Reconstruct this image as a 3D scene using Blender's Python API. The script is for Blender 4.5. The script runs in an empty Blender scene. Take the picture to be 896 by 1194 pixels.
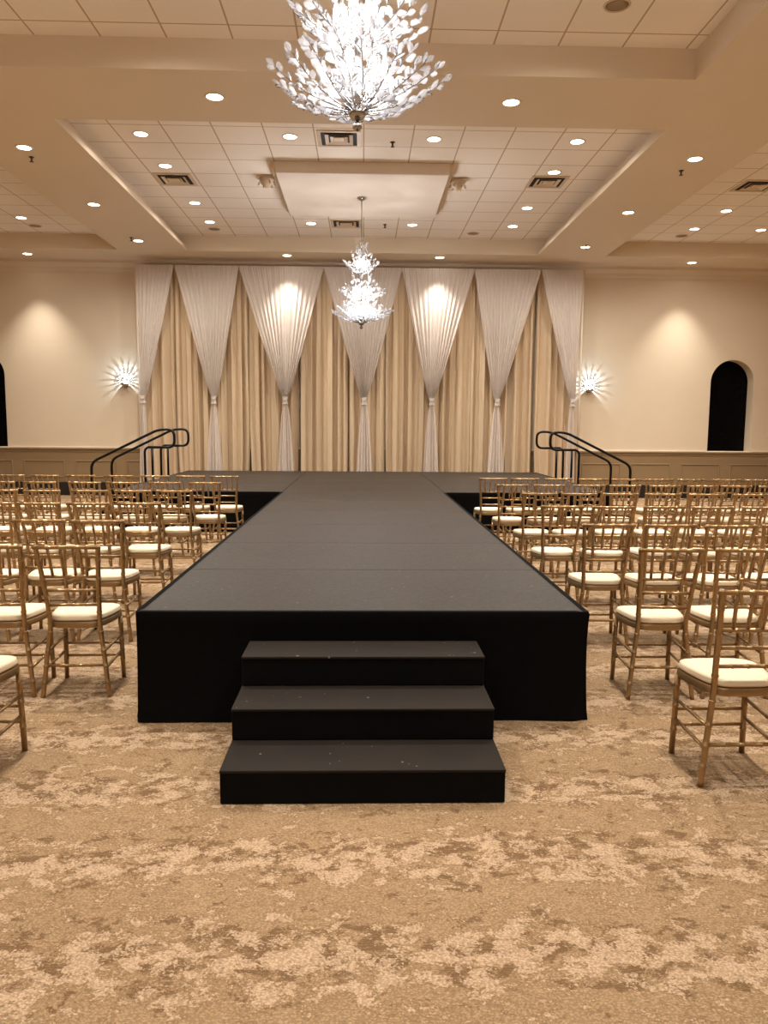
import bpy, bmesh, math, random
from mathutils import Vector, Matrix
PI = math.pi
random.seed(7)
S = bpy.context.scene
C = S.collection

# ------------------------------------------------------------------ helpers
def lin(c):
    return tuple((x/255/12.92 if x/255 <= .04045 else ((x/255+.055)/1.055)**2.4) for x in c) + (1.0,)

class MB:
    """collects shapes, then links them as one mesh object"""
    def __init__(s): s.v = []; s.f = []; s.m = []
    def add(s, vs, fs, m=0):
        o = len(s.v); s.v += [tuple(v) for v in vs]
        for f in fs: s.f.append(tuple(i+o for i in f)); s.m.append(m)
    def quad(s, a, b, c, d, m=0): s.add([a, b, c, d], [(0, 1, 2, 3)], m)
    def box(s, x0, x1, y0, y1, z0, z1, bev=0, m=0, seg=1):
        bm = bmesh.new(); bmesh.ops.create_cube(bm, size=1)
        for v in bm.verts:
            v.co = Vector(((x0+x1)/2+v.co.x*(x1-x0), (y0+y1)/2+v.co.y*(y1-y0), (z0+z1)/2+v.co.z*(z1-z0)))
        if bev: bmesh.ops.bevel(bm, geom=bm.edges[:], offset=bev, segments=seg, affect='EDGES', profile=.6)
        bm.verts.index_update()
        s.add([v.co[:] for v in bm.verts], [[v.index for v in f.verts] for f in bm.faces], m); bm.free()
    def tube(s, pts, rad, n=8, cap=True, m=0, ax=(1, 1)):
        pts = [Vector(p) for p in pts]
        if not isinstance(rad, (list, tuple)): rad = [rad]*len(pts)
        t0 = (pts[1]-pts[0]).normalized()
        u = t0.cross(Vector((0, 0, 1)) if abs(t0.z) < .9 else Vector((1, 0, 0))).normalized()
        vs = []; fs = []
        for i, p in enumerate(pts):
            a = pts[max(0, i-1)]; b = pts[min(len(pts)-1, i+1)]
            t = (b-a)
            if t.length < 1e-9: t = t0
            t = t.normalized(); u = (u-t*u.dot(t)).normalized(); w = t.cross(u)
            for k in range(n):
                an = 2*PI*k/n; vs.append(p+(u*math.cos(an)*ax[0]+w*math.sin(an)*ax[1])*rad[i])
        for i in range(len(pts)-1):
            for k in range(n):
                fs.append((i*n+k, i*n+(k+1) % n, (i+1)*n+(k+1) % n, (i+1)*n+k))
        if cap: fs.append(tuple(range(n))[::-1]); fs.append(tuple(range((len(pts)-1)*n, len(pts)*n)))
        s.add(vs, fs, m)
    def lathe(s, prof, c=(0, 0, 0), n=20, m=0, cap=True):
        vs = []; fs = []
        for r, z in prof:
            for k in range(n): vs.append((c[0]+r*math.cos(2*PI*k/n), c[1]+r*math.sin(2*PI*k/n), c[2]+z))
        for i in range(len(prof)-1):
            for k in range(n): fs.append((i*n+k, i*n+(k+1) % n, (i+1)*n+(k+1) % n, (i+1)*n+k))
        if cap: fs.append(tuple(range(n))[::-1]); fs.append(tuple(range((len(prof)-1)*n, len(prof)*n)))
        s.add(vs, fs, m)
    def grid(s, fn, nu, nv, m=0):
        vs = [fn(i/nu, j/nv) for j in range(nv+1) for i in range(nu+1)]
        fs = [(j*(nu+1)+i, j*(nu+1)+i+1, (j+1)*(nu+1)+i+1, (j+1)*(nu+1)+i) for j in range(nv) for i in range(nu)]
        s.add(vs, fs, m)
    def build(s, name, mat, parent=None, smooth=False, loc=None, solid=0):
        me = bpy.data.meshes.new(name); me.from_pydata(s.v, [], s.f)
        bm = bmesh.new(); bm.from_mesh(me); bmesh.ops.recalc_face_normals(bm, faces=bm.faces[:]); bm.to_mesh(me); bm.free()
        for m in (mat if isinstance(mat, (list, tuple)) else [mat]): me.materials.append(m)
        for p, mi in zip(me.polygons, s.m): p.material_index = mi; p.use_smooth = bool(smooth)
        if smooth and smooth is not True:
            try: me.set_sharp_from_angle(angle=smooth)
            except Exception: pass
        o = bpy.data.objects.new(name, me); C.objects.link(o)
        if parent is not None: o.parent = parent
        if loc: o.location = loc
        if solid:
            md = o.modifiers.new('thickness', 'SOLIDIFY'); md.thickness = solid; md.offset = 0
        return o

def thing(name, label, cat, loc=(0, 0, 0), group=None, rz=0):
    o = bpy.data.objects.new(name, None); C.objects.link(o); o.empty_display_size = .1
    o.location = loc; o.rotation_euler = (0, 0, rz)
    return tag(o, label, cat, group)
def tag(o, label, cat, group=None):
    o['label'] = label; o['category'] = cat
    if group: o['group'] = group
    return o
def struct(o):
    o['kind'] = 'structure'; return o
def dup(root, loc, rz=0, label=None, group=None, kids=None):
    r = root.copy(); C.objects.link(r); r.location = loc; r.rotation_euler = (0, 0, rz)
    if label: r['label'] = label
    if group: r['group'] = group
    for ch in kids[root.name]:
        c = ch.copy(); C.objects.link(c); c.parent = r
        for g in kids.get(ch.name, ()):
            d = g.copy(); C.objects.link(d); d.parent = c
    return r
def kid_map():
    k = {}
    for o in S.objects:
        if o.parent: k.setdefault(o.parent.name, []).append(o)
    return k
ORD = ['first', 'second', 'third', 'fourth', 'fifth', 'sixth', 'seventh', 'eighth', 'ninth', 'tenth', 'eleventh', 'twelfth']

# ------------------------------------------------------------------ materials
class NT:
    def __init__(s, name):
        s.mat = bpy.data.materials.new(name); s.mat.use_nodes = True
        s.t = s.mat.node_tree; s.n = s.t.nodes; s.l = s.t.links
        s.b = s.n['Principled BSDF']; s.out = s.n['Material Output']
    def node(s, ty, **kw):
        n = s.n.new(ty)
        for k, v in kw.items(): setattr(n, k, v)
        return n
    def put(s, sock, v):
        if hasattr(v, 'is_output') or isinstance(v, bpy.types.NodeSocket): s.l.new(v, sock)
        else: sock.default_value = v
    def math(s, op, a, b=0.0, c=None, clamp=False):
        n = s.node('ShaderNodeMath', operation=op, use_clamp=clamp)
        s.put(n.inputs[0], a); s.put(n.inputs[1], b)
        if c is not None: s.put(n.inputs[2], c)
        return n.outputs[0]
    def mix(s, f, a, b, ty='MIX'):
        n = s.node('ShaderNodeMix', data_type='RGBA', blend_type=ty)
        s.put(n.inputs[0], f); s.put(n.inputs[6], a); s.put(n.inputs[7], b)
        return n.outputs[2]
    def ramp(s, f, lo, hi):
        n = s.node('ShaderNodeMapRange', interpolation_type='SMOOTHSTEP')
        s.put(n.inputs[0], f); n.inputs[1].default_value = lo; n.inputs[2].default_value = hi
        return n.outputs[0]
    def coord(s, scale=(1, 1, 1), loc=(0, 0, 0)):
        tc = s.node('ShaderNodeTexCoord'); mp = s.node('ShaderNodeMapping')
        mp.inputs['Scale'].default_value = scale; mp.inputs['Location'].default_value = loc
        s.l.new(tc.outputs['Object'], mp.inputs[0]); return mp.outputs[0]
    def noise(s, vec, scale, detail=3, rough=.55, dist=0):
        n = s.node('ShaderNodeTexNoise'); s.put(n.inputs['Vector'], vec)
        n.inputs['Scale'].default_value = scale; n.inputs['Detail'].default_value = detail
        n.inputs['Roughness'].default_value = rough; n.inputs['Distortion'].default_value = dist
        return n.outputs[0]
    def bump(s, h, strength=.3, dist=.01):
        n = s.node('ShaderNodeBump'); s.put(n.inputs['Height'], h)
        n.inputs['Strength'].default_value = strength; n.inputs['Distance'].default_value = dist
        s.l.new(n.outputs[0], s.b.inputs['Normal'])

def plain(name, rgb, rough=.6, metal=0, var=.06, scale=8, spec=.5, bump=0, bscale=60):
    m = NT(name); b = m.b
    c = lin(rgb); v = m.noise(m.coord(), scale, 4)
    dk = tuple(x*(1-var) for x in c[:3])+(1,); lt = tuple(min(1, x*(1+var)) for x in c[:3])+(1,)
    m.put(b.inputs['Base Color'], m.mix(v, dk, lt))
    b.inputs['Roughness'].default_value = rough; b.inputs['Metallic'].default_value = metal
    b.inputs['Specular IOR Level'].default_value = spec
    if bump: m.bump(m.noise(m.coord(), bscale, 3), bump, .005)
    return m.mat

def emit(name, rgb, strength):
    m = NT(name); e = m.node('ShaderNodeEmission'); e.inputs[0].default_value = (*rgb, 1); e.inputs[1].default_value = strength
    m.l.new(e.outputs[0], m.out.inputs[0]); return m.mat

M = {}
M['wall'] = plain('wall_paint', (214, 196, 170), .7, var=.04, scale=1.5, bump=.05)
M['soffit'] = plain('soffit_paint', (220, 202, 176), .75, var=.03, scale=1.2)
M['box'] = plain('panel_plaster', (224, 210, 194), .75, var=.06, scale=3)
M['trim'] = plain('trim_paint', (230, 214, 192), .45, var=.03)
M['wainscot'] = plain('wainscot_paint', (140, 116, 84), .5, var=.05, scale=3)
M['base'] = plain('dark_strip_paint', (26, 22, 18), .5)
M['metal_dark'] = plain('black_pipe_paint', (8, 7, 7), .4, spec=.25)
M['skirt'] = plain('black_skirt_cloth', (9, 8, 8), .95, var=.25, scale=14, spec=.1, bump=.25, bscale=25)
M['gap'] = plain('duct_black', (20, 16, 13), .8)
M['grille'] = plain('vent_enamel', (206, 182, 150), .45, var=.05)
M['speaker'] = plain('speaker_mesh', (150, 128, 100), .7, var=.1, scale=200)
M['sprinkler'] = plain('sprinkler_bronze', (70, 52, 38), .4, metal=.6)
M['white_plastic'] = plain('white_plastic', (225, 210, 188), .4)
M['chrome'] = plain('chandelier_chrome', (170, 165, 160), .22, metal=1.0)
M['lens'] = emit('downlight_lens', (1, .93, .82), 9)
M['bulb'] = emit('bulb_glow', (1, .96, .9), 30)

def deck_mat():
    m = NT('black_deck_paint'); v = m.coord()
    n = m.noise(v, 3, 5); n2 = m.noise(v, 40, 4)
    base = m.mix(n, lin((33, 26, 20)), lin((47, 38, 30)))
    sp = m.ramp(m.noise(v, 26, 2, .4), .735, .76)
    base = m.mix(m.math('MULTIPLY', sp, .35), base, lin((160, 150, 138)))
    m.put(m.b.inputs['Base Color'], base)
    m.put(m.b.inputs['Roughness'], m.math('MULTIPLY_ADD', n2, .15, .42)); m.b.inputs['Specular IOR Level'].default_value = .22
    m.bump(n2, .12, .004)
    return m.mat
M['deck'] = deck_mat()
def step_mat():
    m = NT('black_step_carpet_lit'); v = m.coord()
    n = m.noise(v, 5, 4); n2 = m.noise(v, 150, 3)
    base = m.mix(n, lin((27, 21, 16)), lin((39, 31, 24)))  # treads lighter than risers: light from above put into the colour
    sp = m.ramp(m.noise(v, 38, 1, .4), .77, .79)
    base = m.mix(m.math('MULTIPLY', sp, .5), base, lin((150, 140, 128)))
    m.put(m.b.inputs['Base Color'], base); m.b.inputs['Roughness'].default_value = .8; m.b.inputs['Specular IOR Level'].default_value = .2
    m.bump(n2, .3, .004)
    return m.mat
M['step'] = step_mat()
M['riser'] = plain('black_step_carpet_shaded', (8, 7, 7), .9, var=.3, scale=12, spec=.15)  # darker copy of the tread material, riser shade put into the colour

def tile_mat():
    m = NT('ceiling_tile'); v = m.coord()
    sx = m.node('ShaderNodeSeparateXYZ'); m.l.new(v, sx.inputs[0])
    def line(s, p, off, w):
        a = m.math('FRACT', m.math('ADD', m.math('DIVIDE', s, p), off+100))
        d = m.math('ABSOLUTE', m.math('SUBTRACT', a, .5))
        return m.math('GREATER_THAN', d, .5-w)
    lx = line(sx.outputs[0], .652, 0.0, .014); ly = line(sx.outputs[1], .636, -10.44/.636 % 1, .014)
    ln = m.math('MAXIMUM', lx, ly)
    n = m.noise(v, 60, 4); n2 = m.noise(v, .9, 2)
    c = m.mix(n2, lin((238, 227, 212)), lin((246, 236, 223)))
    c = m.mix(m.math('MULTIPLY', m.ramp(n, .6, .75), .25), c, lin((190, 165, 135)))
    c = m.mix(ln, c, lin((188, 165, 138)))
    m.put(m.b.inputs['Base Color'], c); m.b.inputs['Roughness'].default_value = .85
    m.bump(m.math('SUBTRACT', n, m.math('MULTIPLY', ln, 1.5)), .15, .01)
    return m.mat
M['tile'] = tile_mat()

def carpet_mat():
    m = NT('patterned_carpet'); v = m.coord()
    sx = m.node('ShaderNodeSeparateXYZ'); m.l.new(v, sx.inputs[0])
    warp = m.noise(v, 1.3, 2)
    # bands of dense pattern across the room
    band = m.math('SINE', m.math('ADD', m.math('MULTIPLY', sx.outputs[1], 2*PI/.55), m.math('MULTIPLY', warp, 4)))
    band2 = m.math('SINE', m.math('ADD', m.math('MULTIPLY', sx.outputs[1], 2*PI/.55), m.math('MULTIPLY_ADD', warp, 4, -.3)))
    big = m.noise(m.coord((1, 1.35, 1)), 9, 8, .66, .35)
    big2 = m.noise(m.coord((1, 1.5, 1), (7, 3, 0)), 8.0, 8, .66, .5)
    mid = m.noise(v, 48, 4, .65)
    fine = m.noise(v, 120, 2, .6)
    loops = m.node('ShaderNodeTexVoronoi'); loops.inputs['Scale'].default_value = 115
    m.l.new(m.coord((1, 1.2, 1)), loops.inputs['Vector'])
    loop = m.ramp(loops.outputs['Distance'], .25, .75)
    c0 = lambda n_, k: m.math('MULTIPLY', m.math('SUBTRACT', n_, .5), k)
    lf = m.math('ADD', big, m.math('ADD', m.math('MULTIPLY', band, .065), m.math('ADD', c0(mid, .44), c0(fine, .26))))
    light = m.ramp(lf, .53, .575); edge = m.math('SUBTRACT', m.ramp(lf, .455, .5), m.ramp(lf, .5, .54))
    df = m.math('ADD', big2, m.math('ADD', m.math('MULTIPLY', band2, .06), m.math('ADD', c0(mid, .24), c0(fine, .16))))
    dark = m.ramp(df, .525, .585)
    base = m.mix(m.noise(v, 2.2, 3), lin((154, 125, 92)), lin((168, 140, 107)))
    c = m.mix(m.math('MULTIPLY', dark, .9), base, lin((112, 84, 57)))
    streak = m.noise(m.coord((3, 40, 1)), 6, 3, .6)
    c = m.mix(m.math('MULTIPLY', m.ramp(streak, .5, .72), .35), c, lin((214, 186, 154)))
    c = m.mix(m.math('MULTIPLY', edge, .5), c, lin((118, 88, 58)))
    lt = m.math('MULTIPLY', light, m.math('MULTIPLY_ADD', fine, 1.3, .3, clamp=True))
    c = m.mix(m.math('MULTIPLY', lt, .8), c, lin((202, 173, 142)))
    c = m.mix(m.math('MULTIPLY', loop, .42), c, lin((92, 68, 44)))
    m.put(m.b.inputs['Base Color'], c); m.b.inputs['Roughness'].default_value = .95
    m.b.inputs['Specular IOR Level'].default_value = .12
    m.bump(m.math('SUBTRACT', m.math('MULTIPLY', light, .8), loop), .5, .006)
    return m.mat
M['carpet'] = carpet_mat()

def cloth(name, rgb, transl, alpha, stripe):
    m = NT(name); v = m.coord((1, 1, .06))
    n = m.noise(v, stripe, 3)
    c = lin(rgb); col = m.mix(n, tuple(x*.86 for x in c[:3])+(1,), c)
    d = m.node('ShaderNodeBsdfDiffuse'); t = m.node('ShaderNodeBsdfTranslucent'); m.put(d.inputs[0], col); m.put(t.inputs[0], col)
    mx = m.node('ShaderNodeMixShader'); mx.inputs[0].default_value = transl
    m.l.new(d.outputs[0], mx.inputs[1]); m.l.new(t.outputs[0], mx.inputs[2]); o = mx.outputs[0]
    if alpha < 1:
        tr = m.node('ShaderNodeBsdfTransparent'); m2 = m.node('ShaderNodeMixShader'); m2.inputs[0].default_value = alpha
        m.l.new(tr.outputs[0], m2.inputs[1]); m.l.new(o, m2.inputs[2]); o = m2.outputs[0]
    m.l.new(o, m.out.inputs[0]); return m.mat
M['beige'] = cloth('beige_drape_cloth', (214, 189, 157), .03, 1, 14)
M['sheer'] = cloth('white_sheer_cloth', (238, 226, 215), .25, .94, 40)
M['cushion'] = plain('ivory_cushion_cloth', (228, 208, 178), .85, var=.03, scale=20, spec=.15)

def gold_mat():
    m = NT('gold_chair_paint'); v = m.coord()
    n = m.noise(v, 14, 3)
    m.put(m.b.inputs['Base Color'], m.mix(n, lin((146, 116, 78)), lin((184, 152, 108))))
    m.b.inputs['Metallic'].default_value = .65
    m.put(m.b.inputs['Roughness'], m.math('MULTIPLY_ADD', n, .12, .26))
    return m.mat
M['gold'] = gold_mat()

def crystal_mat():
    m = NT('cut_crystal')
    gl = m.node('ShaderNodeBsdfGlossy'); gl.inputs[0].default_value = (.22, .21, .2, 1); gl.inputs[1].default_value = .12
    tl = m.node('ShaderNodeBsdfTranslucent'); tl.inputs[0].default_value = (.78, .78, .8, 1)
    df = m.node('ShaderNodeBsdfDiffuse'); df.inputs[0].default_value = (.78, .78, .8, 1)
    tr = m.node('ShaderNodeBsdfTransparent')
    lw = m.node('ShaderNodeLayerWeight'); lw.inputs[0].default_value = .5
    a = m.node('ShaderNodeMixShader'); a.inputs[0].default_value = .5
    m.l.new(tl.outputs[0], a.inputs[1]); m.l.new(df.outputs[0], a.inputs[2])
    b = m.node('ShaderNodeMixShader'); b.inputs[0].default_value = .5
    m.l.new(a.outputs[0], b.inputs[1]); m.l.new(tr.outputs[0], b.inputs[2])
    c = m.node('ShaderNodeMixShader'); m.l.new(m.ramp(lw.outputs[1], .45, .8), c.inputs[0])
    m.l.new(b.outputs[0], c.inputs[1]); m.l.new(gl.outputs[0], c.inputs[2])
    m.l.new(c.outputs[0], m.out.inputs[0]); return m.mat
M['crystal'] = crystal_mat()
def pane_mat():
    m = NT('night_window_glass')
    m.put(m.b.inputs['Base Color'], m.mix(m.noise(m.coord(), 2), lin((4, 4, 4)), lin((8, 8, 8))))
    m.b.inputs['Roughness'].default_value = .12; m.b.inputs['Specular IOR Level'].default_value = .06
    return m.mat
M['pane'] = pane_mat()

# ------------------------------------------------------------------ the room
H1, H2, WY, RX, BY = 5.123, 5.42, 17.4, 11.6, -7.4
b = MB(); b.box(-RX-.1, RX+.1, BY-.1, WY+.1, -.12, 0); struct(b.build('floor', M['carpet']))

# ceiling soffits and bay sides
cl = MB()
bays = []
strips = [(BY, -6.76, None), (-6.76, .04, 3.37), (.04, 1.37, None), (1.37, 8.17, 3.37), (8.17, 9.5, None), (9.5, 16.29, 3.6), (16.29, WY, None)]
XS0, XS1 = 5.01, 10.3
for y0, y1, hw in strips:
    if hw is None:
        cl.quad((-RX, y0, H1), (RX, y0, H1), (RX, y1, H1), (-RX, y1, H1))
    else:
        hwl = 4.45 if hw == 3.37 else hw
        for a, c in ((-RX, -XS1), (-XS0, -hwl), (hw, XS0), (XS1, RX)):
            cl.quad((a, y0, H1), (c, y0, H1), (c, y1, H1), (a, y1, H1))
        led = .15 if hw == 3.6 else 0
        for k, (a, c, e) in enumerate(((-XS1, -XS0, 0), (-hwl, hw, led), (XS0, XS1, 0))):
            zl = H1+.07
            cl.quad((a, y0, H1), (c, y0, H1), (c, y0, H2), (a, y0, H2)); cl.quad((a, y1, H1), (c, y1, H1), (c, y1, H2), (a, y1, H2))
            for x, sg in ((a, -1), (c, 1)):
                if e:
                    cl.quad((x, y0, H1), (x, y1, H1), (x, y1, zl), (x, y0, zl))
                    cl.quad((x, y0, zl), (x, y1, zl), (x+sg*e, y1, zl), (x+sg*e, y0, zl))
                    cl.quad((x+sg*e, y0, zl), (x+sg*e, y1, zl), (x+sg*e, y1, H2), (x+sg*e, y0, H2))
                    for yy in (y0, y1): cl.quad((x, yy, zl), (x+sg*e, yy, zl), (x+sg*e, yy, H2), (x, yy, H2))
                else:
                    cl.quad((x, y0, H1), (x, y1, H1), (x, y1, H2), (x, y0, H2))
            bays.append((a-e, c+e, y0, y1))
struct(cl.build('ceiling', M['soffit']))
for a, c, y0, y1 in bays:
    t = MB(); t.box(a, c, y0, y1, H2, H2+.03); struct(t.build('ceiling_tiles', M['tile']))
t = MB()
for sg in (-1, 1):
    t.box(sg*3.675-.03, sg*3.675+.03, 9.52, 16.27, H1+.058, H1+.069)
struct(t.build('trim_1', M['gap']))

# dropped square panel in the middle bay
d = MB(); d.box(-1.29, 1.26, 11.70, 14.05, 5.25, H2-.002, .008)
struct(d.build('ceiling_panel', M['box']))
d = MB(); d.box(-1.36, 1.33, 11.74, 14.1, 5.33, H2-.002, .008); struct(d.build('ceiling_panel', M['soffit']))

# walls
w = MB(); arcs = [(-8.86, -7.9), (7.86, 8.85)]; SILL, ATOP, DEP = 1.07, 3.13, .3
x = -RX
for a, c in arcs:
    w.quad((x, WY, 0), (a, WY, 0), (a, WY, H1), (x, WY, H1)); x = c
    r = (c-a)/2; cx = (a+c)/2; zc = ATOP-r; n = 24
    w.quad((a, WY, 0), (c, WY, 0), (c, WY, SILL), (a, WY, SILL))
    P = [(a, SILL)]+[(cx-r*math.cos(PI*k/n), zc+r*math.sin(PI*k/n)) for k in range(n+1)]+[(c, SILL)]
    for (xa, za), (xb, zb) in zip(P[1:-2], P[2:-1]): w.quad((xa, WY, za), (xb, WY, zb), (xb, WY, H1), (xa, WY, H1))
    for (xa, za), (xb, zb) in zip(P, P[1:]): w.quad((xa, WY, za), (xb, WY, zb), (xb, WY+DEP, zb), (xa, WY+DEP, za))
    w.quad((a, WY, SILL), (c, WY, SILL), (c, WY+DEP, SILL), (a, WY+DEP, SILL))
w.quad((x, WY, 0), (RX, WY, 0), (RX, WY, H1), (x, WY, H1))
struct(w.build('wall_back', M['wall']))
for nm, q in (('wall_left', ((-RX, BY), (-RX, WY))), ('wall_right', ((RX, BY), (RX, WY))), ('wall_front', ((-RX, BY), (RX, BY)))):
    o = MB(); (xa, ya), (xb, yb) = q
    ox, oy = {'wall_left': (-.1, 0), 'wall_right': (.1, 0), 'wall_front': (0, -.1)}[nm]
    o.box(min(xa, xb, xa+ox), max(xa, xb, xa+ox), min(ya, yb, ya+oy), max(ya, yb, ya+oy), 0, H1+.3)
    struct(o.build(nm, M['wall']))
for i, (a, c) in enumerate(arcs):
    r = (c-a)/2; cx = (a+c)/2; zc = ATOP-r
    P = [(a, SILL)]+[(cx-r*math.cos(PI*k/24), zc+r*math.sin(PI*k/24)) for k in range(25)]+[(c, SILL)]
    g = MB(); n = len(P)
    g.add([(px, WY+DEP-.012, pz) for px, pz in P]+[(px, WY+DEP, pz) for px, pz in P],
          [tuple(range(n)), tuple(range(n, 2*n))]+[(k, (k+1) % n, n+(k+1) % n, n+k) for k in range(n)])
    win = struct(g.build('window_%d' % (i+1), M['pane']))
    sl = MB(); sl.box(a-.05, c+.05, WY-.05, WY+DEP-.02, SILL-.035, SILL+.004, .006); sl.build('window_sill', M['trim'], win)
# crown moulding along the back wall
cr = MB(); prof = [(0, 4.86), (.02, 4.86), (.025, 4.9), (.045, 4.92), (.06, 4.98), (.11, 5.04), (.14, 5.06), (.14, 5.1), (.16, H1), (0, H1)]
n = len(prof)
cr.add([(-RX, WY-d_, z) for d_, z in prof]+[(RX, WY-d_, z) for d_, z in prof], [(k, (k+1) % n, n+(k+1) % n, n+k) for k in range(n)])
struct(cr.build('trim_2', M['wall']))
# wainscot: sheet, chair rail, raised frames
ws = MB(); ws.box(-RX, RX, WY-.02, WY-.001, 0, SILL-.05)
xk = -10.98
while xk < 10.9:
    a, c = xk, xk+.9
    for (p0, p1, p2, p3) in ((a, c, .76, .785), (a, c, .4, .425), (a, a+.025, .425, .76), (c-.025, c, .425, .76)):
        ws.box(p0, p1, WY-.034, WY-.02, p2, p3, .005)
    xk += 1.14
struct(ws.build('trim_3', M['wainscot']))
rl = MB(); rl.box(-RX, RX, WY-.055, WY-.001, SILL-.05, SILL-.005, .01); rl.box(-RX, RX, WY-.035, WY-.001, SILL-.1, SILL-.05, .008)
struct(rl.build('trim_4', M['wainscot']))
rl = MB(); rl.box(-RX, -8.91, WY-.03, WY-.001, SILL-.006, SILL+.02, .004); rl.box(-7.85, 7.81, WY-.03, WY-.001, SILL-.006, SILL+.02, .004); rl.box(8.9, RX, WY-.03, WY-.001, SILL-.006, SILL+.02, .004)
struct(rl.build('trim_5', M['trim']))
bb = MB(); bb.box(-RX, RX, WY-.05, WY-.001, 0, .3, .006); struct(bb.build('dark_strip_back', M['base']))  # dark strip along the foot of the back wall

# ------------------------------------------------------------------ runway, stage, steps
Y0, RL, HW, SH, XO = 4.071, 7.43, 1.22, .61, .018
YS, YE, SW = Y0+RL, 16.72, 3.76
def deck(parent, x0, x1, y0, y1):
    o = MB(); o.box(x0+.003, x1-.003, y0+.003, y1-.003, SH-.05, SH, .004); o.build('deck_panel', M['deck'], parent)
def skirt(parent, path, seed):
    """cloth hung from the deck edge along an open path of (x, y)"""
    rnd = random.Random(seed); pts = []
    for (xa, ya), (xb, yb) in zip(path, path[1:]):
        L = math.hypot(xb-xa, yb-ya); n = max(2, int(L/.06)); nx, ny = (yb-ya)/L, -(xb-xa)/L
        for k in range(n): pts.append((xa+(xb-xa)*k/n, ya+(yb-ya)*k/n, nx, ny))
    pts.append((*path[-1], nx, ny))
    ph = [rnd.uniform(0, 6) for _ in range(6)]
    s = MB(); m = len(pts)-1
    zs = [SH+.002, SH+.002, SH-.012, SH-.06, .45, .3, .15, .05, .004]
    off = [-.025, .006, .012, .008, .004, .006, .01, .014, .02]
    vs = []
    for j, z in enumerate(zs):
        for i, (px, py, nx, ny) in enumerate(pts):
            u = i*.06; dn = max(0, (SH-z)/SH)
            wv = (.006*math.sin(2.1*u+ph[0]+3*dn)+.004*math.sin(5.3*u+ph[1]-4*dn)+.003*math.sin(11*u+ph[2]))*dn
            o = off[j]+(wv if j > 2 else 0)
            zz = z+(.004*math.sin(4*u+ph[3]) if j == len(zs)-1 else 0)
            vs.append((px+nx*o, py+ny*o, zz))
    # round the corners by averaging normals near them
    fs = [(j*(m+1)+i, j*(m+1)+i+1, (j+1)*(m+1)+i+1, (j+1)*(m+1)+i) for j in range(len(zs)-1) for i in range(m)]
    s.add(vs, fs); return s.build('skirt', M['skirt'], parent, smooth=math.radians(50))
rw = thing('runway', 'long black runway platform with black cloth skirt down the middle of the room', 'runway', (XO, 0, 0))
yy = [Y0+1.22*k for k in range(7)]; yy[-1] = YS
for k in range(6): deck(rw, -HW, HW, yy[k], yy[k+1])
skirt(rw, [(-HW, YS), (-HW, Y0), (HW, Y0), (HW, YS)][::1], 3)
st = thing('stage', 'wide black stage in front of the draped backdrop', 'stage', (XO, 0, 0))
xs = [-SW, -HW, HW, SW]; ys = [YS+(YE-YS)*k/4 for k in range(5)]
for i in range(3):
    for k in range(4): deck(st, xs[i], xs[i+1], ys[k], ys[k+1])
skirt(st, [(-SW, YE), (-SW, YS), (-HW-.03, YS)], 5); skirt(st, [(HW+.03, YS), (SW, YS), (SW, YE)], 6)
sp = thing('stage_steps', 'black three-step stair unit at the near end of the runway', 'steps', (XO, 0, 0))
T, RH = .312, .1525
for i in range(3):
    o = MB(); y0 = Y0-.03-(3-i)*T+.03
    o.box(-.61, .61, y0, Y0-.024, RH*i+.002, RH*(i+1)-.008, .004); so = o.build('step', M['riser'], sp)
    o = MB(); o.box(-.612, .612, y0-.004, Y0-.024, RH*(i+1)-.014, RH*(i+1), .005, seg=2); o.build('tread', M['step'], so)
for sg, sd in ((-1, 'left'), (1, 'right')):
    ss = thing('side_steps', 'black side stair between the two handrails on the %s end of the stage' % sd, 'steps', (XO+sg*(SW+.03), 14.1, 0), 'side stairs to the stage')
    for i in range(3):
        o = MB(); a, c = sorted((sg*0, sg*(3-i)*.3)); o.box(a, c, -.47, .47, RH*i+.002, RH*(i+1)-.008, .004); so = o.build('step', M['riser'], ss)
        o = MB(); a, c = sorted((sg*(2-i)*.3, sg*(3-i)*.3+sg*.004)); o.box(a, c, -.472, .472, RH*(i+1)-.014, RH*(i+1), .005); o.build('tread', M['step'], so)
    for yv, wh in ((13.56, 'audience'), (14.64, 'backdrop')):
        hr = thing('handrail', 'black looped pipe handrail, %s side of the stair at the %s end of the stage' % (wh, sd), 'handrail', (XO+sg*SW, yv, 0), 'stage handrails')
        def rnd(pts, r=.09, n=5):
            out = [Vector(pts[0])]
            for p, q, s_ in zip(pts, pts[1:], pts[2:]):
                p, q, s_ = Vector(p), Vector(q), Vector(s_)
                a = q+(p-q).normalized()*min(r, (p-q).length*.49); c = q+(s_-q).normalized()*min(r, (s_-q).length*.49)
                for k in range(n+1):
                    t = k/n; out.append(a*(1-t)**2+q*2*t*(1-t)+c*t*t)
            return out+[Vector(pts[-1])]
        X = lambda v: sg*v
        pts = [(X(.99), 0, .0), (X(.99), 0, .93), (X(-.19), 0, 1.51), (X(-.46), 0, 1.51), (X(-.46), 0, 1.2), (X(.0), 0, 1.2)]
        o = MB(); o.tube(rnd(pts, .12), .023, 10); o.build('rail_pipe', M['metal_dark'], hr, True)
        o = MB(); o.tube(rnd([(X(-.2), 0, 1.2), (X(.06), 0, 1.2), (X(.06), 0, .02)], .1), .02, 10); o.build('post', M['metal_dark'], hr, True)
        o = MB(); o.tube([(X(-.07), 0, 1.2), (X(-.07), 0, SH+.003)], .02, 10); o.build('post', M['metal_dark'], hr, True)
        o = MB(); o.lathe([(.05, 0), (.05, .008), (.025, .012)], (X(.99), 0, 0), 14); o.build('floor_flange', M['metal_dark'], hr, True)

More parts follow.
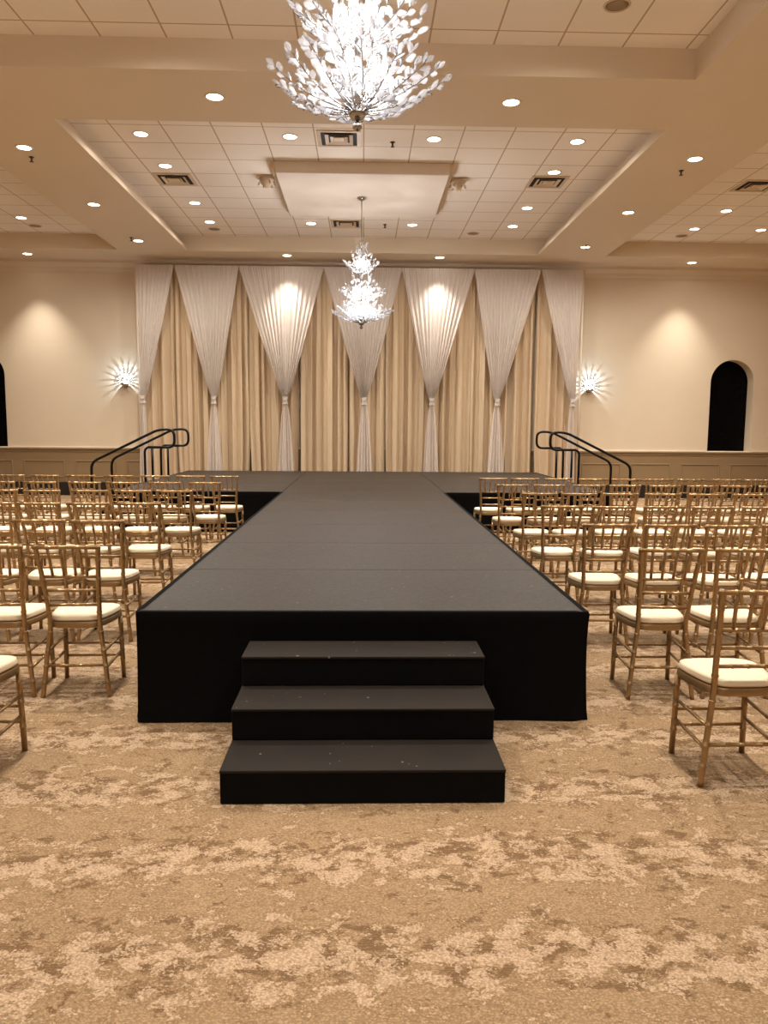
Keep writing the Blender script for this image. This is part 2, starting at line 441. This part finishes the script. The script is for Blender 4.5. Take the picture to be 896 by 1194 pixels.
# ------------------------------------------------------------------ backdrop drapes
TOPZ = 4.95
fr = thing('backdrop_frame', 'white pipe frame carrying the drapes behind the stage', 'drape frame', (0, 17.04, 0))
o = MB(); o.tube([(-4.86, 0, TOPZ), (4.78, 0, TOPZ)], .02, 10); o.build('crossbar', M['white_plastic'], fr, True)
for xx in (-4.86, 4.78):
    o = MB(); o.tube([(xx, 0, .01), (xx, 0, TOPZ+.03)], .022, 10); o.build('upright', M['white_plastic'], fr, True)
    o = MB(); o.box(xx-.2, xx+.2, -.2, .2, 0, .012, .004); o.build('base_plate', M['metal_dark'], fr)
edges = [-4.82, -4.09, -3.32, -2.48, -1.41, -.34, .49, 1.46, 2.385, 3.2, 3.81, 4.7]
for k in range(len(edges)-1):
    a, c = edges[k], edges[k+1]; rn = random.Random(40+k)
    f1 = [rn.uniform(0, 6.28) for _ in range(5)]; nf = (c-a)/.2; la, lc = rn.uniform(.0, .06), rn.uniform(.0, .06)
    def fn(u, v):
        z = TOPZ-.03-v*(TOPZ-.04)
        g = max(0, v-.72)/.28
        xx = a+la*g+(c-a-(la+lc)*g)*u
        ph = u*nf*2*PI
        wv = math.sin(ph+f1[0]+1.3*math.sin(ph*.31+f1[1])+.35*math.sin(3*v+f1[2])); wv = math.copysign(abs(wv)**.7, wv)*(.75+.35*math.sin(ph*.53+f1[3]))
        s2 = math.sin(ph*2.3+f1[3]+.5*v)
        amp = .085*(.35+.65*min(1, v*3))
        return (xx+.012*math.sin(ph*1.7+f1[4]), 17.19+amp*wv+.012*s2+.05*max(0, 1-u*(c-a)/.04)+.05*max(0, 1-(1-u)*(c-a)/.04), z)
    o = MB(); o.grid(fn, max(40, int((c-a)*110)), 24)
    ob = o.build('backdrop_drape', M['beige'], None, True)
    tag(ob, 'beige pleated drape behind the white swags, %s panel from the left' % ORD[k], 'drape', 'beige backdrop drapes')
    
swags = [(-4.85, -4.05, -4.76, 0), (-4.02, -2.67, -3.23, 0), (-2.65, -.86, -1.69, 1), (-.84, .82, .03, 0), (.84, 2.39, 1.5, 1), (2.4, 3.83, 2.94, 0), (3.85, 4.76, 4.6, 0)]
names = ['half-width white swag at the left end of the backdrop', 'white sheer swag between the left end swag and the spotlit one',
         'white sheer swag spotlit brightly, on the left half of the backdrop', 'white sheer swag hanging behind the small chandelier, centre of backdrop',
         'white sheer swag spotlit brightly, on the right half of the backdrop', 'white sheer swag between the right end swag and the spotlit one',
         'half-width white swag at the right end of the backdrop']
for k, (xl, xr, xt, lit) in enumerate(swags):
    rn = random.Random(90+k); ph0, ph1, ph2 = [rn.uniform(0, 6.28) for _ in range(3)]
    root = thing('sheer_swag', names[k]+', tied at mid height', 'drape', (0, 16.97, 0), 'white tied swags')
    ZT = 2.2; nf = 6+int((xr-xl)*5)
    el, er = xt-.06, xt+.06
    if k == 0: el, er = xt-.055, xt+.065
    def fn(u, v):
        z = TOPZ+.02-v*(TOPZ+.02-ZT)
        t = max(0, (v-.02)/.98); g = (1-t)**.92
        L = el+(xl-el)*g; Rr = er+(xr-er)*g
        uu = u
        x_ = L+(Rr-L)*uu
        wd = (Rr-L)/(xr-xl)
        amp = .013*(.35+min(1, v*6)*.65)+.03*(1-wd)*min(1, v*2)*.8
        amp *= 1 if v > .02 else .3
        y = -amp*math.sin(uu*nf*2*PI+ph0+.8*math.sin(uu*9+ph1))-.008*math.sin(uu*nf*4.7*PI+ph2)-.07*math.sin(PI*u)*(t**2)
        return (x_, y, z)
    o = MB(); o.grid(fn, nf*9, 46); o.build('swag_cloth', M['sheer'], root, True)
    bx = 1 if k not in (0, 6) else .75
    def fn2(u, v):
        z = ZT-.13-v*(ZT-.14)
        hw = .035+(.165*bx)*(v**.55)
        if k in (0, 6): hw = .045+.07*(v**.55)
        y = -.02-.035*math.sin(u*5*2*PI+ph1+v)*(.4+v*.6)-.05*math.sin(PI*u)*(1-v)-.012*math.sin(u*13*PI+ph2)
        return (xt+(u-.5)*2*hw, y, z)
    o = MB(); o.grid(fn2, 70, 24); o.build('tail_cloth', M['sheer'], root, True)
    o = MB()
    def fn3(u, v):
        an = 2*PI*u; r = 1+.12*math.sin(an*7)
        w_ = .06*(1-.28*math.sin(PI*v)); return (xt+w_*r*math.cos(an), -.045+.05*r*math.sin(an), ZT+.01-v*.16)
    o.grid(fn3, 42, 6); o.build('tie_band', M['sheer'], root, True)
    o = MB()
    for q in range(5): o.lathe([(.001, -.014), (.014, -.004), (.014, .006), (.001, .014)], (xt-.03+.015*q, -.1, ZT-.07+.012*math.sin(q*2)), 6)
    o.build('brooch', M['crystal'], root)

# ------------------------------------------------------------------ chairs
ch = thing('chiavari_chair', '', 'chair')
def bamboo(pts, r, rings, rr=1.2, n=8):
    """path with small ring swellings at the given fractions"""
    pts = [Vector(p) for p in pts]; L = [0]
    for a, c in zip(pts, pts[1:]): L.append(L[-1]+(c-a).length)
    tot = L[-1]
    def at(d):
        for i in range(len(pts)-1):
            if d <= L[i+1]+1e-9: return pts[i].lerp(pts[i+1], (d-L[i])/(L[i+1]-L[i]))
        return pts[-1].copy()
    st = [(0, 1)]
    for l in L[1:-1]: st.append((l, 1))
    for f in rings:
        d = f*tot; st += [(d-.006, 1), (d-.003, rr), (d+.003, rr), (d+.006, 1)]
    st.append((tot, 1)); st.sort()
    out = [(at(min(max(d, 0), tot)), k) for d, k in st]
    m = MB(); m.tube([p for p, k in out], [r*k for p, k in out], n); return m
def spline(P, n=5):
    P = [Vector(p) for p in P]; out = []
    for i in range(len(P)-1):
        p0, p1, p2, p3 = P[max(0, i-1)], P[i], P[i+1], P[min(len(P)-1, i+2)]
        for k in range(n):
            t = k/n; out.append(.5*((2*p1)+(p2-p0)*t+(2*p0-5*p1+4*p2-p3)*t*t+(3*p1-p0-3*p2+p3)*t**3))
    return out+[P[-1]]
RP = [(.193, -.18, .0), (.168, -.165, .22), (.143, -.152, .43), (.147, -.168, .55), (.16, -.208, .74), (.176, -.25, .92)]
def rp(z):
    for a, c in zip(RP, RP[1:]):
        if z <= c[2]: t = (z-a[2])/(c[2]-a[2]); return [a[i]+(c[i]-a[i])*t for i in range(3)]
    return list(RP[-1])
for sg in (-1, 1):
    P = spline([(sg*a, b_, z) for a, b_, z in RP])
    bamboo(P, .0145, (.1, .2, .3, .42, .55, .66, .78, .9)).build('leg', M['gold'], ch, True)
    bamboo([(sg*.178, .178, 0), (sg*.17, .165, .42)], .0145, (.3, .6, .85)).build('leg', M['gold'], ch, True)
    for z in (.17, .27):
        a = rp(z)
        bamboo([(sg*a[0], a[1], z), (sg*.174, .17, z+.015)], .0085, (.33, .66), n=6).build('stretcher', M['gold'], ch, True)
for z in (.15, .23):
    bamboo([(-.174, .172, z), (.174, .172, z)], .0085, (.25, .5, .75), n=6).build('stretcher', M['gold'], ch, True)
a = rp(.19); bamboo([(-a[0], a[1], .19), (a[0], a[1], .19)], .0095, (.25, .5, .75), n=6).build('stretcher', M['gold'], ch, True)
bamboo([(-.19, -.252, .908), (.19, -.252, .908)], .0125, (.2, .4, .6, .8)).build('top_rail', M['gold'], ch, True)
for z in (.73, .645, .555):
    a = rp(z); bamboo([(-a[0], a[1], z), (a[0], a[1], z)], .0095, (.25, .5, .75), n=6).build('back_rail', M['gold'], ch, True)
a = rp(.73)
for q in (-.6, -.2, .2, .6):
    bamboo([(q*a[0]*1.02, a[1], .73), (q*.176*1.02, -.25, .905)], .0085, (.3, .7), n=6).build('spindle', M['gold'], ch, True)
def outline(k, off=0.0):
    """seat outline, rear narrow and front broad and bowed"""
    P = []
    for i in range(40):
        an = 2*PI*i/40; cx, cy = math.cos(an), math.sin(an)
        e = .42; sx = math.copysign(abs(cx)**e, cx); sy = math.copysign(abs(cy)**e, cy)
        hw = .172+.029*sy+.012*(1-sy*sy)
        P.append(((hw+off)*sx*k, (.01+(.178+off)*sy*(1 if sy < 0 else 1+.06*(1-sx*sx)))*k+.01*(1-k)))
    return P
def layers(spec):
    m = MB(); vs = []; fs = []
    for k, off, z in spec: vs += [(px, py, z) for px, py in outline(k, off)]
    n = 40
    for j in range(len(spec)-1):
        for i in range(n): fs.append((j*n+i, j*n+(i+1) % n, (j+1)*n+(i+1) % n, (j+1)*n+i))
    fs.append(tuple(range(n))[::-1]); fs.append(tuple(range((len(spec)-1)*n, len(spec)*n))); m.add(vs, fs); return m
layers([(.97, -.012, .408), (1, 0, .415), (1, 0, .444), (.98, 0, .45)]).build('seat_frame', M['gold'], ch, math.radians(40))
layers([(1, -.02, .4505), (1, -.006, .456), (1, -.003, .466), (1, -.01, .475), (.95, 0, .482), (.8, 0, .487), (.4, 0, .489)]).build('cushion', M['cushion'], ch, True)
KM = kid_map()
rows_r = [(10.5, [1.75, 2.19, 2.635, 3.11, 3.55, 4.0, 4.44, 4.94, 5.38]), (9.38, [1.81, 2.25, 2.72, 3.17, 3.65, 4.1, 4.53, 4.98]),
          (8.23, [1.855, 2.28, 2.73, 3.18, 3.64, 4.1]), (6.93, [1.77, 2.22, 2.67, 3.11, 3.56]), (5.67, [1.785, 2.22, 2.66, 3.1]),
          (4.57, [1.795, 2.245]), (3.47, [1.735])]
rows_l = [(10.62, [-1.855, -2.31, -2.78, -3.26, -3.77, -4.23, -4.69, -5.16]), (9.45, [-1.885, -2.36, -2.83, -3.29, -3.81, -4.29]),
          (8.3, [-1.96, -2.39, -2.84, -3.32, -3.78]), (7.03, [-1.965, -2.395, -2.825, -3.26]), (5.8, [-1.905, -2.335, -2.78]), (4.63, [-1.685, -2.125]), (3.52, [-1.84])]
first = True; rj = random.Random(11)
for side, rows in (('left', rows_l), ('right', rows_r)):
    for i, (y, xs_) in enumerate(rows):
        for j, xx in enumerate(xs_):
            lb = 'gold chair %s of the runway, %s row from the stage, %s' % (side, ORD[i], 'seat beside the aisle' if j == 0 else ORD[j]+' from the runway')
            rz = rj.uniform(-.035, .035); pos = (xx, y+rj.uniform(-.02, .02), 0)
            if first:
                ch.location = pos; ch.rotation_euler = (0, 0, rz); ch['label'] = lb; ch['group'] = 'gold chairs in rows beside the runway'; first = False
            else: dup(ch, pos, rz, lb, 'gold chairs in rows beside the runway', KM)

# ------------------------------------------------------------------ chandeliers
def gem(m, p, d, s, rn, fl=.45):
    """flat faceted drop at p pointing along d"""
    d = d.normalized(); u = d.cross(Vector((rn.uniform(-1, 1), rn.uniform(-1, 1), rn.uniform(-1, 1)))).normalized(); w_ = d.cross(u)
    vs = [p]; n = 6
    for f, r in ((.16, .17), (.5, .31), (.83, .2)):
        for k in range(n):
            an = 2*PI*k/n; vs.append(p+d*s*f+(u*math.cos(an)+w_*math.sin(an)*fl)*s*r)
    vs.append(p+d*s)
    fs = [(0, 1+(k+1) % n, 1+k) for k in range(n)]
    for q in (1, 7): fs += [(q+k, q+(k+1) % n, q+6+(k+1) % n, q+6+k) for k in range(n)]
    fs += [(19, 13+k, 13+(k+1) % n) for k in range(n)]
    m.add(vs, fs)
# tiers of branches: base height, base radius, tip radius, tip rise, number, gems a branch
RINGS = [(.02, .05, .475, .17, 18, 5), (.04, .05, .36, .20, 12, 4), (.06, .05, .25, .28, 10, 4), (.08, .04, .15, .38, 8, 4),
         (.36, .05, .36, .16, 14, 4), (.38, .05, .24, .24, 9, 3), (.42, .04, .15, .38, 7, 3),
         (.80, .04, .26, .16, 12, 3), (.82, .04, .15, .28, 8, 3), (.86, .03, .09, .40, 6, 3)]
def chandelier(loc, top, label, fine):
    root = thing('chandelier', label, 'chandelier', loc, 'crystal chandeliers')
    rn = random.Random(5)
    o = MB(); o.tube([(0, 0, .02), (0, 0, .5), (0, 0, 1.3)], [.022, .014, .012], 8); o.build('stem', M['chrome'], root, True)
    o = MB(); o.tube([(0, 0, 1.28), (0, 0, top-.03)], .008, 8); o.build('rod', M['chrome'], root, True)
    o = MB(); o.lathe([(.02, -.05), (.06, -.03), (.075, -.012), (.075, 0)], (0, 0, top), 20); o.build('canopy', M['chrome'], root, True)
    o = MB(); o.lathe([(.001, -.03), (.035, -.02), (.05, .0), (.055, .015), (.035, .03), (.02, .035)], n=16); o.build('bowl', M['chrome'], root, True)
    o = MB(); o.lathe([(.001, -.085), (.016, -.08), (.028, -.066), (.028, -.054), (.018, -.04), (.008, -.03)], n=12); o.build('finial', M['chrome'], root, True)
    for zb, rb, nb in ((.2, .2, 6), (.52, .13, 4), (.94, .08, 3)):
        for k in range(nb):
            an = 2*PI*(k+.3)/nb; o = MB()
            o.lathe([(.006, -.05), (.012, -.02), (.017, .01), (.012, .035), (.002, .06)], (rb*math.cos(an), rb*math.sin(an), zb), 8)
            o.build('bulb', M['bulb'], root, True)
    single = 0; rest = MB()
    for ri, (z0, r0, R1, rise, nbr, ng) in enumerate(RINGS):
        for k in range(nbr):
            an = 2*PI*(k+.5*(ri % 2)+rn.uniform(-.22, .22))/nbr; Rk = R1*rn.uniform(.9, 1.08); hk = rise*rn.uniform(.85, 1.12)
            c_, s_ = math.cos(an), math.sin(an); P = []
            for q in range(8):
                t = q/7
                r_ = r0*(1-t)**2+2*t*(1-t)*Rk*.62+t*t*Rk; z_ = 2*t*(1-t)*hk*.22+t*t*hk
                sw = .03*math.sin(3*t+k)
                P.append(Vector((r_*c_-sw*s_*t, r_*s_+sw*c_*t, z0+z_)))
            o = MB(); o.tube(P, [.0045-.0022*q/7 for q in range(8)], 5)
            br = o.build('branch', M['chrome'], root, True)
            spots = []
            nn = ng*2+1
            for g in range(nn):
                t = .22+.74*g/(nn-1); f = t*7; i0 = min(6, int(f)); p = P[i0].lerp(P[i0+1], f-i0); dr = (P[i0+1]-P[i0]).normalized()
                side = Vector((-s_, c_, 0))*(1 if g % 2 else -1)
                up = Vector((0, 0, rn.uniform(-.5, .8)))
                dd = dr*.75+side*.75+up*.5
                spots.append((p, dd, rn.uniform(.058, .08)))
            spots.append((P[-1], P[-1]-P[-2], .055))
            for p, dd, s in spots:
                if ri == 0 and single < 100 and fine:
                    g_ = MB(); gem(g_, p, dd, s, rn); g_.build('crystal', M['crystal'], br); single += 1
                else: gem(rest, p, dd, s, rn)
    ob = rest.build('crystal_drops', M['crystal'], root); ob['kind'] = 'stuff'
    return root
chandelier((-.03, 4.6, 3.36), 5.25-3.36, 'large tiered crystal chandelier hanging overhead above the near end of the runway', True)
chandelier((-.03, 12.88, 3.26), 5.25-3.26, 'small-looking distant crystal chandelier hanging from the dropped ceiling panel before the backdrop', False)
d = MB(); d.box(-1.29, 1.26, 3.4, 5.78, 5.25, H2-.002, .008); struct(d.build('ceiling_panel', M['box']))

# ------------------------------------------------------------------ wall sconces
def sconce(loc, label):
    root = thing('wall_sconce', label, 'wall lamp', loc, 'crystal wall sconces'); rn = random.Random(3)
    o = MB(); o.box(-.05, .05, -.012, 0, -.16, .04, .004); o.build('backplate', M['chrome'], root)
    o = MB(); o.lathe([(.002, -.15), (.05, -.14), (.085, -.105), (.09, -.09), (.07, -.095), (.01, -.1)], (0, -.1, 0), 16); o.build('bowl', M['chrome'], root, True)
    o = MB(); o.lathe([(.006, -.095), (.014, -.075), (.02, -.045), (.014, -.02), (.002, 0)], (0, -.1, 0), 10); o.build('bulb', M['bulb'], root, True)
    for k in range(14):  # radial arms shaped to cast ray shadows on the wall
        an = -.55+(PI+1.1)*k/13; r = rn.uniform(.15, .2); c_, s_ = math.cos(an), math.sin(an)
        o = MB(); o.tube([(.03*c_, -.05, -.03+.03*s_), (r*.5*c_, -.06, r*.5*s_), (r*c_, -.075, r*s_)], [.006, .008, .004], 6)
        ar = o.build('ray_arm', M['chrome'], root, True)
        o = MB(); dd = Vector((c_, -.25+.3*rn.random(), s_))
        gem(o, Vector((r*.45*c_, -.068, r*.45*s_)), dd, .07, rn, .5); gem(o, Vector((r*.95*c_, -.075, r*.95*s_)), dd, .06, rn, .5)
        o.build('crystal', M['crystal'], ar)
sconce((-5.25, WY, 2.57), 'lit crystal wall sconce left of the backdrop drapes')
sconce((5.08, WY, 2.53), 'lit crystal wall sconce right of the backdrop drapes')

# ------------------------------------------------------------------ ceiling fittings
dl = thing('downlight', '', 'ceiling light', (0, 0, 0), 'recessed round downlights')
o = MB(); o.lathe([(.085, -.002), (.088, -.008), (.105, -.01), (.112, -.004), (.112, 0)], n=24, cap=False); o.build('trim_ring', M['white_plastic'], dl, True)
o = MB(); o.lathe([(.001, -.0035), (.086, -.004), (.086, -.001)], n=24); o.build('lens', M['lens'], dl)
KM = kid_map()
soff = []
for nm, y in (('over the near end of', 10.46), ('midway along', 13.03), ('at the backdrop end of', 15.5)):
    for sg, sd in ((-1, 'left'), (1, 'right')):
        soff.append((sg*4.36, y, H1, 'round downlight in the %s ceiling beam, %s the tiled middle bay' % (sd, nm), 1))
for sg, sd in ((-1, 'left'), (1, 'right')):
    soff.append((sg*1.61, 8.8, H1, 'round downlight in the cross beam, %s of the large chandelier' % sd, 1))
    soff.append((sg*1.6, 16.62, H1, 'round downlight close above the spotlit swag on the %s' % sd, 2))
    soff.append((sg*7.04, 16.8, H1, 'round downlight washing the plain back wall on the %s' % sd, 3))
for y, xs_, nm in ((10.76, (-2.95, -.98, .94, 2.87), 'row nearest the cross beam'), (12.02, (-2.95, 2.87), 'second row'), (13.94, (-2.93, 2.87), 'third row'), (15.2, (-2.92, -1.0, .93, 2.86), 'row by the backdrop')):
    for k, xx in enumerate(xs_):
        nm2 = nm.replace('nearest', 'next to')
        soff.append((xx, y, H2, 'downlight in the middle tiled bay, %s, %s from the left' % (nm2, ORD[k]), 1))
for sx, y, nm in ((-6.41, 15.1, 'left tiled bay by the back wall'), (6.41, 13.94, 'right tiled bay, the one further from the back wall'),
                  (6.39, 15.2, 'right tiled bay near the back wall, inner of two'), (7.69, 15.2, 'right tiled bay near the back wall, outer of two')):
    soff.append((sx, y, H2, 'round downlight in the '+nm, 1))
WARM = (1, .955, .875)
def spot(x, y, z, e, ang, blend=.5, col=WARM, wide=35):
    l = bpy.data.lights.new('downlight_beam', 'SPOT'); l.energy = e; l.spot_size = math.radians(ang); l.spot_blend = blend; l.color = col; l.shadow_soft_size = .05
    ob = bpy.data.objects.new('downlight_beam', l); C.objects.link(ob); ob.location = (x, y, z)
    if wide:
        l = bpy.data.lights.new('downlight_spill', 'SPOT'); l.energy = wide; l.spot_size = math.radians(168); l.spot_blend = 1; l.color = col; l.shadow_soft_size = .08
        ob = bpy.data.objects.new('downlight_spill', l); C.objects.link(ob); ob.location = (x, y, z)
def point(x, y, z, e, col=(1, .95, .88), r=.05, soft=0):
    l = bpy.data.lights.new('lamp_glow', 'POINT'); l.energy = e; l.color = col; l.shadow_soft_size = r
    if soft:                                   # many small bulbs read as one wide source close by
        l.use_nodes = True; nt = l.node_tree; f = nt.nodes.new('ShaderNodeLightFalloff')
        f.inputs['Strength'].default_value = 1; f.inputs['Smooth'].default_value = soft
        nt.links.new(f.outputs['Quadratic'], nt.nodes['Emission'].inputs['Strength'])
    ob = bpy.data.objects.new('lamp_glow', l); C.objects.link(ob); ob.location = (x, y, z)
E1, E2, E3 = 155, 170, 240
first = True
for x, y, z, lb, k in soff:
    if first: dl.location = (x, y, z); dl['label'] = lb; first = False
    else: dup(dl, (x, y, z), 0, lb, 'recessed round downlights', KM)
    spot(x, y, z-.03, (E1, E1, E2, E3)[k], (0, 80, 78, 74)[k], (0, .9, .8, 1)[k], wide=(0, 105, 0, 0)[k])
# unseen downlights over and behind the camera, arranged for crisp shadows (beams only)
for y in (-1.7, 2.9, 5.2, 7.4):
    for x in (-6.2, -1.95, 1.95, 6.2): spot(x, y, H2-.03, E1*2, 80, .9, wide=45)
for y in (4.0, 7.0):
    for x in (-4.36, 4.36): spot(x, y, H1-.03, E1*1.6, 80, .9)
for x in (-1.61, 1.61): spot(x, .7, H1-.03, E1*1.2, 84, .9)
for y in (2.6, 5.2, 7.6, 10.46, 13.0):
    for x in (-7.7, 7.7): spot(x, y, H2-.03, E1, 84, .9)
ECH = 22
for cy in (4.6, 12.88):
    zb = 3.27
    for dz, r in ((.2, .14), (.55, .1), (.97, .06)):
        for k in range(3):
            an = 2*PI*k/3+dz*4; point(-.03+r*math.cos(an), cy+r*math.sin(an), zb+dz, ECH*(1.2 if dz < .5 else .7), (.97, .97, 1), .03, .12)
point(0, -3.4, 3.8, 60, r=.3)
for sg, xx, zz in ((-1, -5.25, 2.57), (1, 5.08, 2.53)): point(xx, WY-.14, zz+.035, 11, (.5, .74, 1), .006)

def vent(x, y, label):
    root = thing('ceiling_vent', label, 'air vent', (x, y, H2), 'square ceiling air vents')
    o = MB(); s = .29
    for a, c, e, f in ((-s, s, -s, -s+.05), (-s, s, s-.05, s), (-s, -s+.05, -s+.05, s-.05), (s-.05, s, -s+.05, s-.05)): o.box(a, c, e, f, -.014, -.001, .003)
    o.build('frame', M['grille'], root)
    o = MB(); o.box(-s+.045, s-.045, -s+.045, s-.045, -.005, -.002); o.build('throat', M['gap'], root)
    for q in (.185, .115):
        o = MB(); t = q-.045
        for i in range(4):
            a0 = PI/2*i+PI/4; a1 = a0+PI/2; k = math.sqrt(2)
            o.quad((q*k*math.cos(a0), q*k*math.sin(a0), -.022), (q*k*math.cos(a1), q*k*math.sin(a1), -.022), (t*k*math.cos(a1), t*k*math.sin(a1), -.006), (t*k*math.cos(a0), t*k*math.sin(a0), -.006))
        o.build('louver', M['grille'], root, solid=.003)
    o = MB(); o.box(-.065, .065, -.065, .065, -.018, -.008, .003); o.build('core', M['grille'], root)
vent(-2.95, 12.65, 'square air vent in the tiled middle bay, left of the dropped panel')
vent(2.87, 12.48, 'square air vent in the tiled middle bay, right of the dropped panel')
vent(-.33, 15.17, 'square air vent behind the distant chandelier, beyond the dropped panel')
vent(-.33, 10.8, 'square air vent just behind the large chandelier')
vent(6.2, 12.5, 'square air vent in the right tiled side bay')
for x, y, lb in ((2.3, 7.4, 'large round ceiling speaker at the top near the large chandelier'), (-2.936, 15.73, 'round ceiling speaker in the middle bay left, by the backdrop'),
                 (2.18, 15.78, 'round ceiling speaker in the middle bay right, by the backdrop'), (6.36, 15.74, 'round ceiling speaker in the right side bay'), (-6.39, 15.67, 'round ceiling speaker in the left side bay')):
    root = thing('ceiling_speaker', lb, 'speaker', (x, y, H2), 'round ceiling speakers')
    o = MB(); o.lathe([(.1, -.004), (.104, -.01), (.118, -.009), (.124, 0)], n=24, cap=False); o.build('bezel', M['grille'], root, True)
    o = MB(); o.lathe([(.001, -.0075), (.06, -.007), (.105, -.003)], n=24); o.build('grille', M['speaker'], root, True)
for x, y, z, lb in ((-4.42, 10.82, H1, 'left ceiling beam, near end'), (4.37, 10.93, H1, 'right ceiling beam, near end'), (.39, 10.9, H2, 'middle bay, just beyond the large chandelier'),
                    (.406, 15.2, H2, 'middle bay beyond the dropped panel'), (-4.42, 15.25, H1, 'left ceiling beam, backdrop end'), (4.34, 15.36, H1, 'right ceiling beam, backdrop end')):
    root = thing('fire_sprinkler', 'small dark fire sprinkler head in the '+lb, 'sprinkler', (x, y, z), 'fire sprinklers')
    o = MB(); o.lathe([(.035, .004), (.035, -.006), (.014, -.012), (.011, -.05), (.016, -.055)], n=12); o.build('body', M['sprinkler'], root, True)
    o = MB(); o.lathe([(.004, -.055), (.028, -.06), (.028, -.064), (.004, -.066)], n=12); o.build('deflector', M['sprinkler'], root, True)
for x, sd in ((-1.5, 'left'), (1.46, 'right')):
    root = thing('ceiling_fixture', 'small clear-and-white cone fixture on the ceiling, %s of the dropped panel' % sd, 'fixture', (x, 12.44, H2), 'cone fixtures beside the dropped panel')
    o = MB(); o.box(-.15, .15, -.08, .08, -.03, -.001, .01); o.build('mount', M['white_plastic'], root)
    o = MB(); o.lathe([(.12, -.03), (.115, -.06), (.08, -.12), (.03, -.165), (.004, -.17)], n=16); o.build('cone', M['grille'], root, True)
    for k in range(6):
        o = MB(); an = PI*k/3; gem(o, Vector((.1*math.cos(an), .1*math.sin(an), -.07)), Vector((.5*math.cos(an), .5*math.sin(an), -1)), .08, random.Random(k)); o.build('crystal', M['crystal'], root)

# ------------------------------------------------------------------ camera, world, view
wd = bpy.data.worlds.new('night'); S.world = wd; wd.use_nodes = True
wd.node_tree.nodes['Background'].inputs[0].default_value = (.002, .002, .003, 1); wd.node_tree.nodes['Background'].inputs[1].default_value = 1
cam = bpy.data.cameras.new('camera'); co = bpy.data.objects.new('camera', cam); C.objects.link(co); S.camera = co
fw = Vector((.0273758, .99330448, -.11223538)); rt = Vector((.99961546, -.0267064, .00746373)); up = Vector((-.00441635, .11239654, .99365362))
m = Matrix((( rt.x, up.x, -fw.x, .0115), (rt.y, up.y, -fw.y, 0), (rt.z, up.z, -fw.z, 1.6134), (0, 0, 0, 1)))
co.matrix_world = m
cam.sensor_fit = 'VERTICAL'; cam.sensor_height = 24; cam.lens = 24*896.87/1194; cam.clip_start = .05
S.view_settings.view_transform = 'Standard'; S.view_settings.look = 'None'; S.view_settings.gamma = 1; S.view_settings.use_curve_mapping = False
S.view_settings.exposure = 0.58
S.cycles.max_bounces = 8; S.cycles.diffuse_bounces = 5; S.cycles.glossy_bounces = 3; S.cycles.transparent_max_bounces = 24
S.cycles.sample_clamp_indirect = 4; S.cycles.caustics_reflective = False; S.cycles.caustics_refractive = False
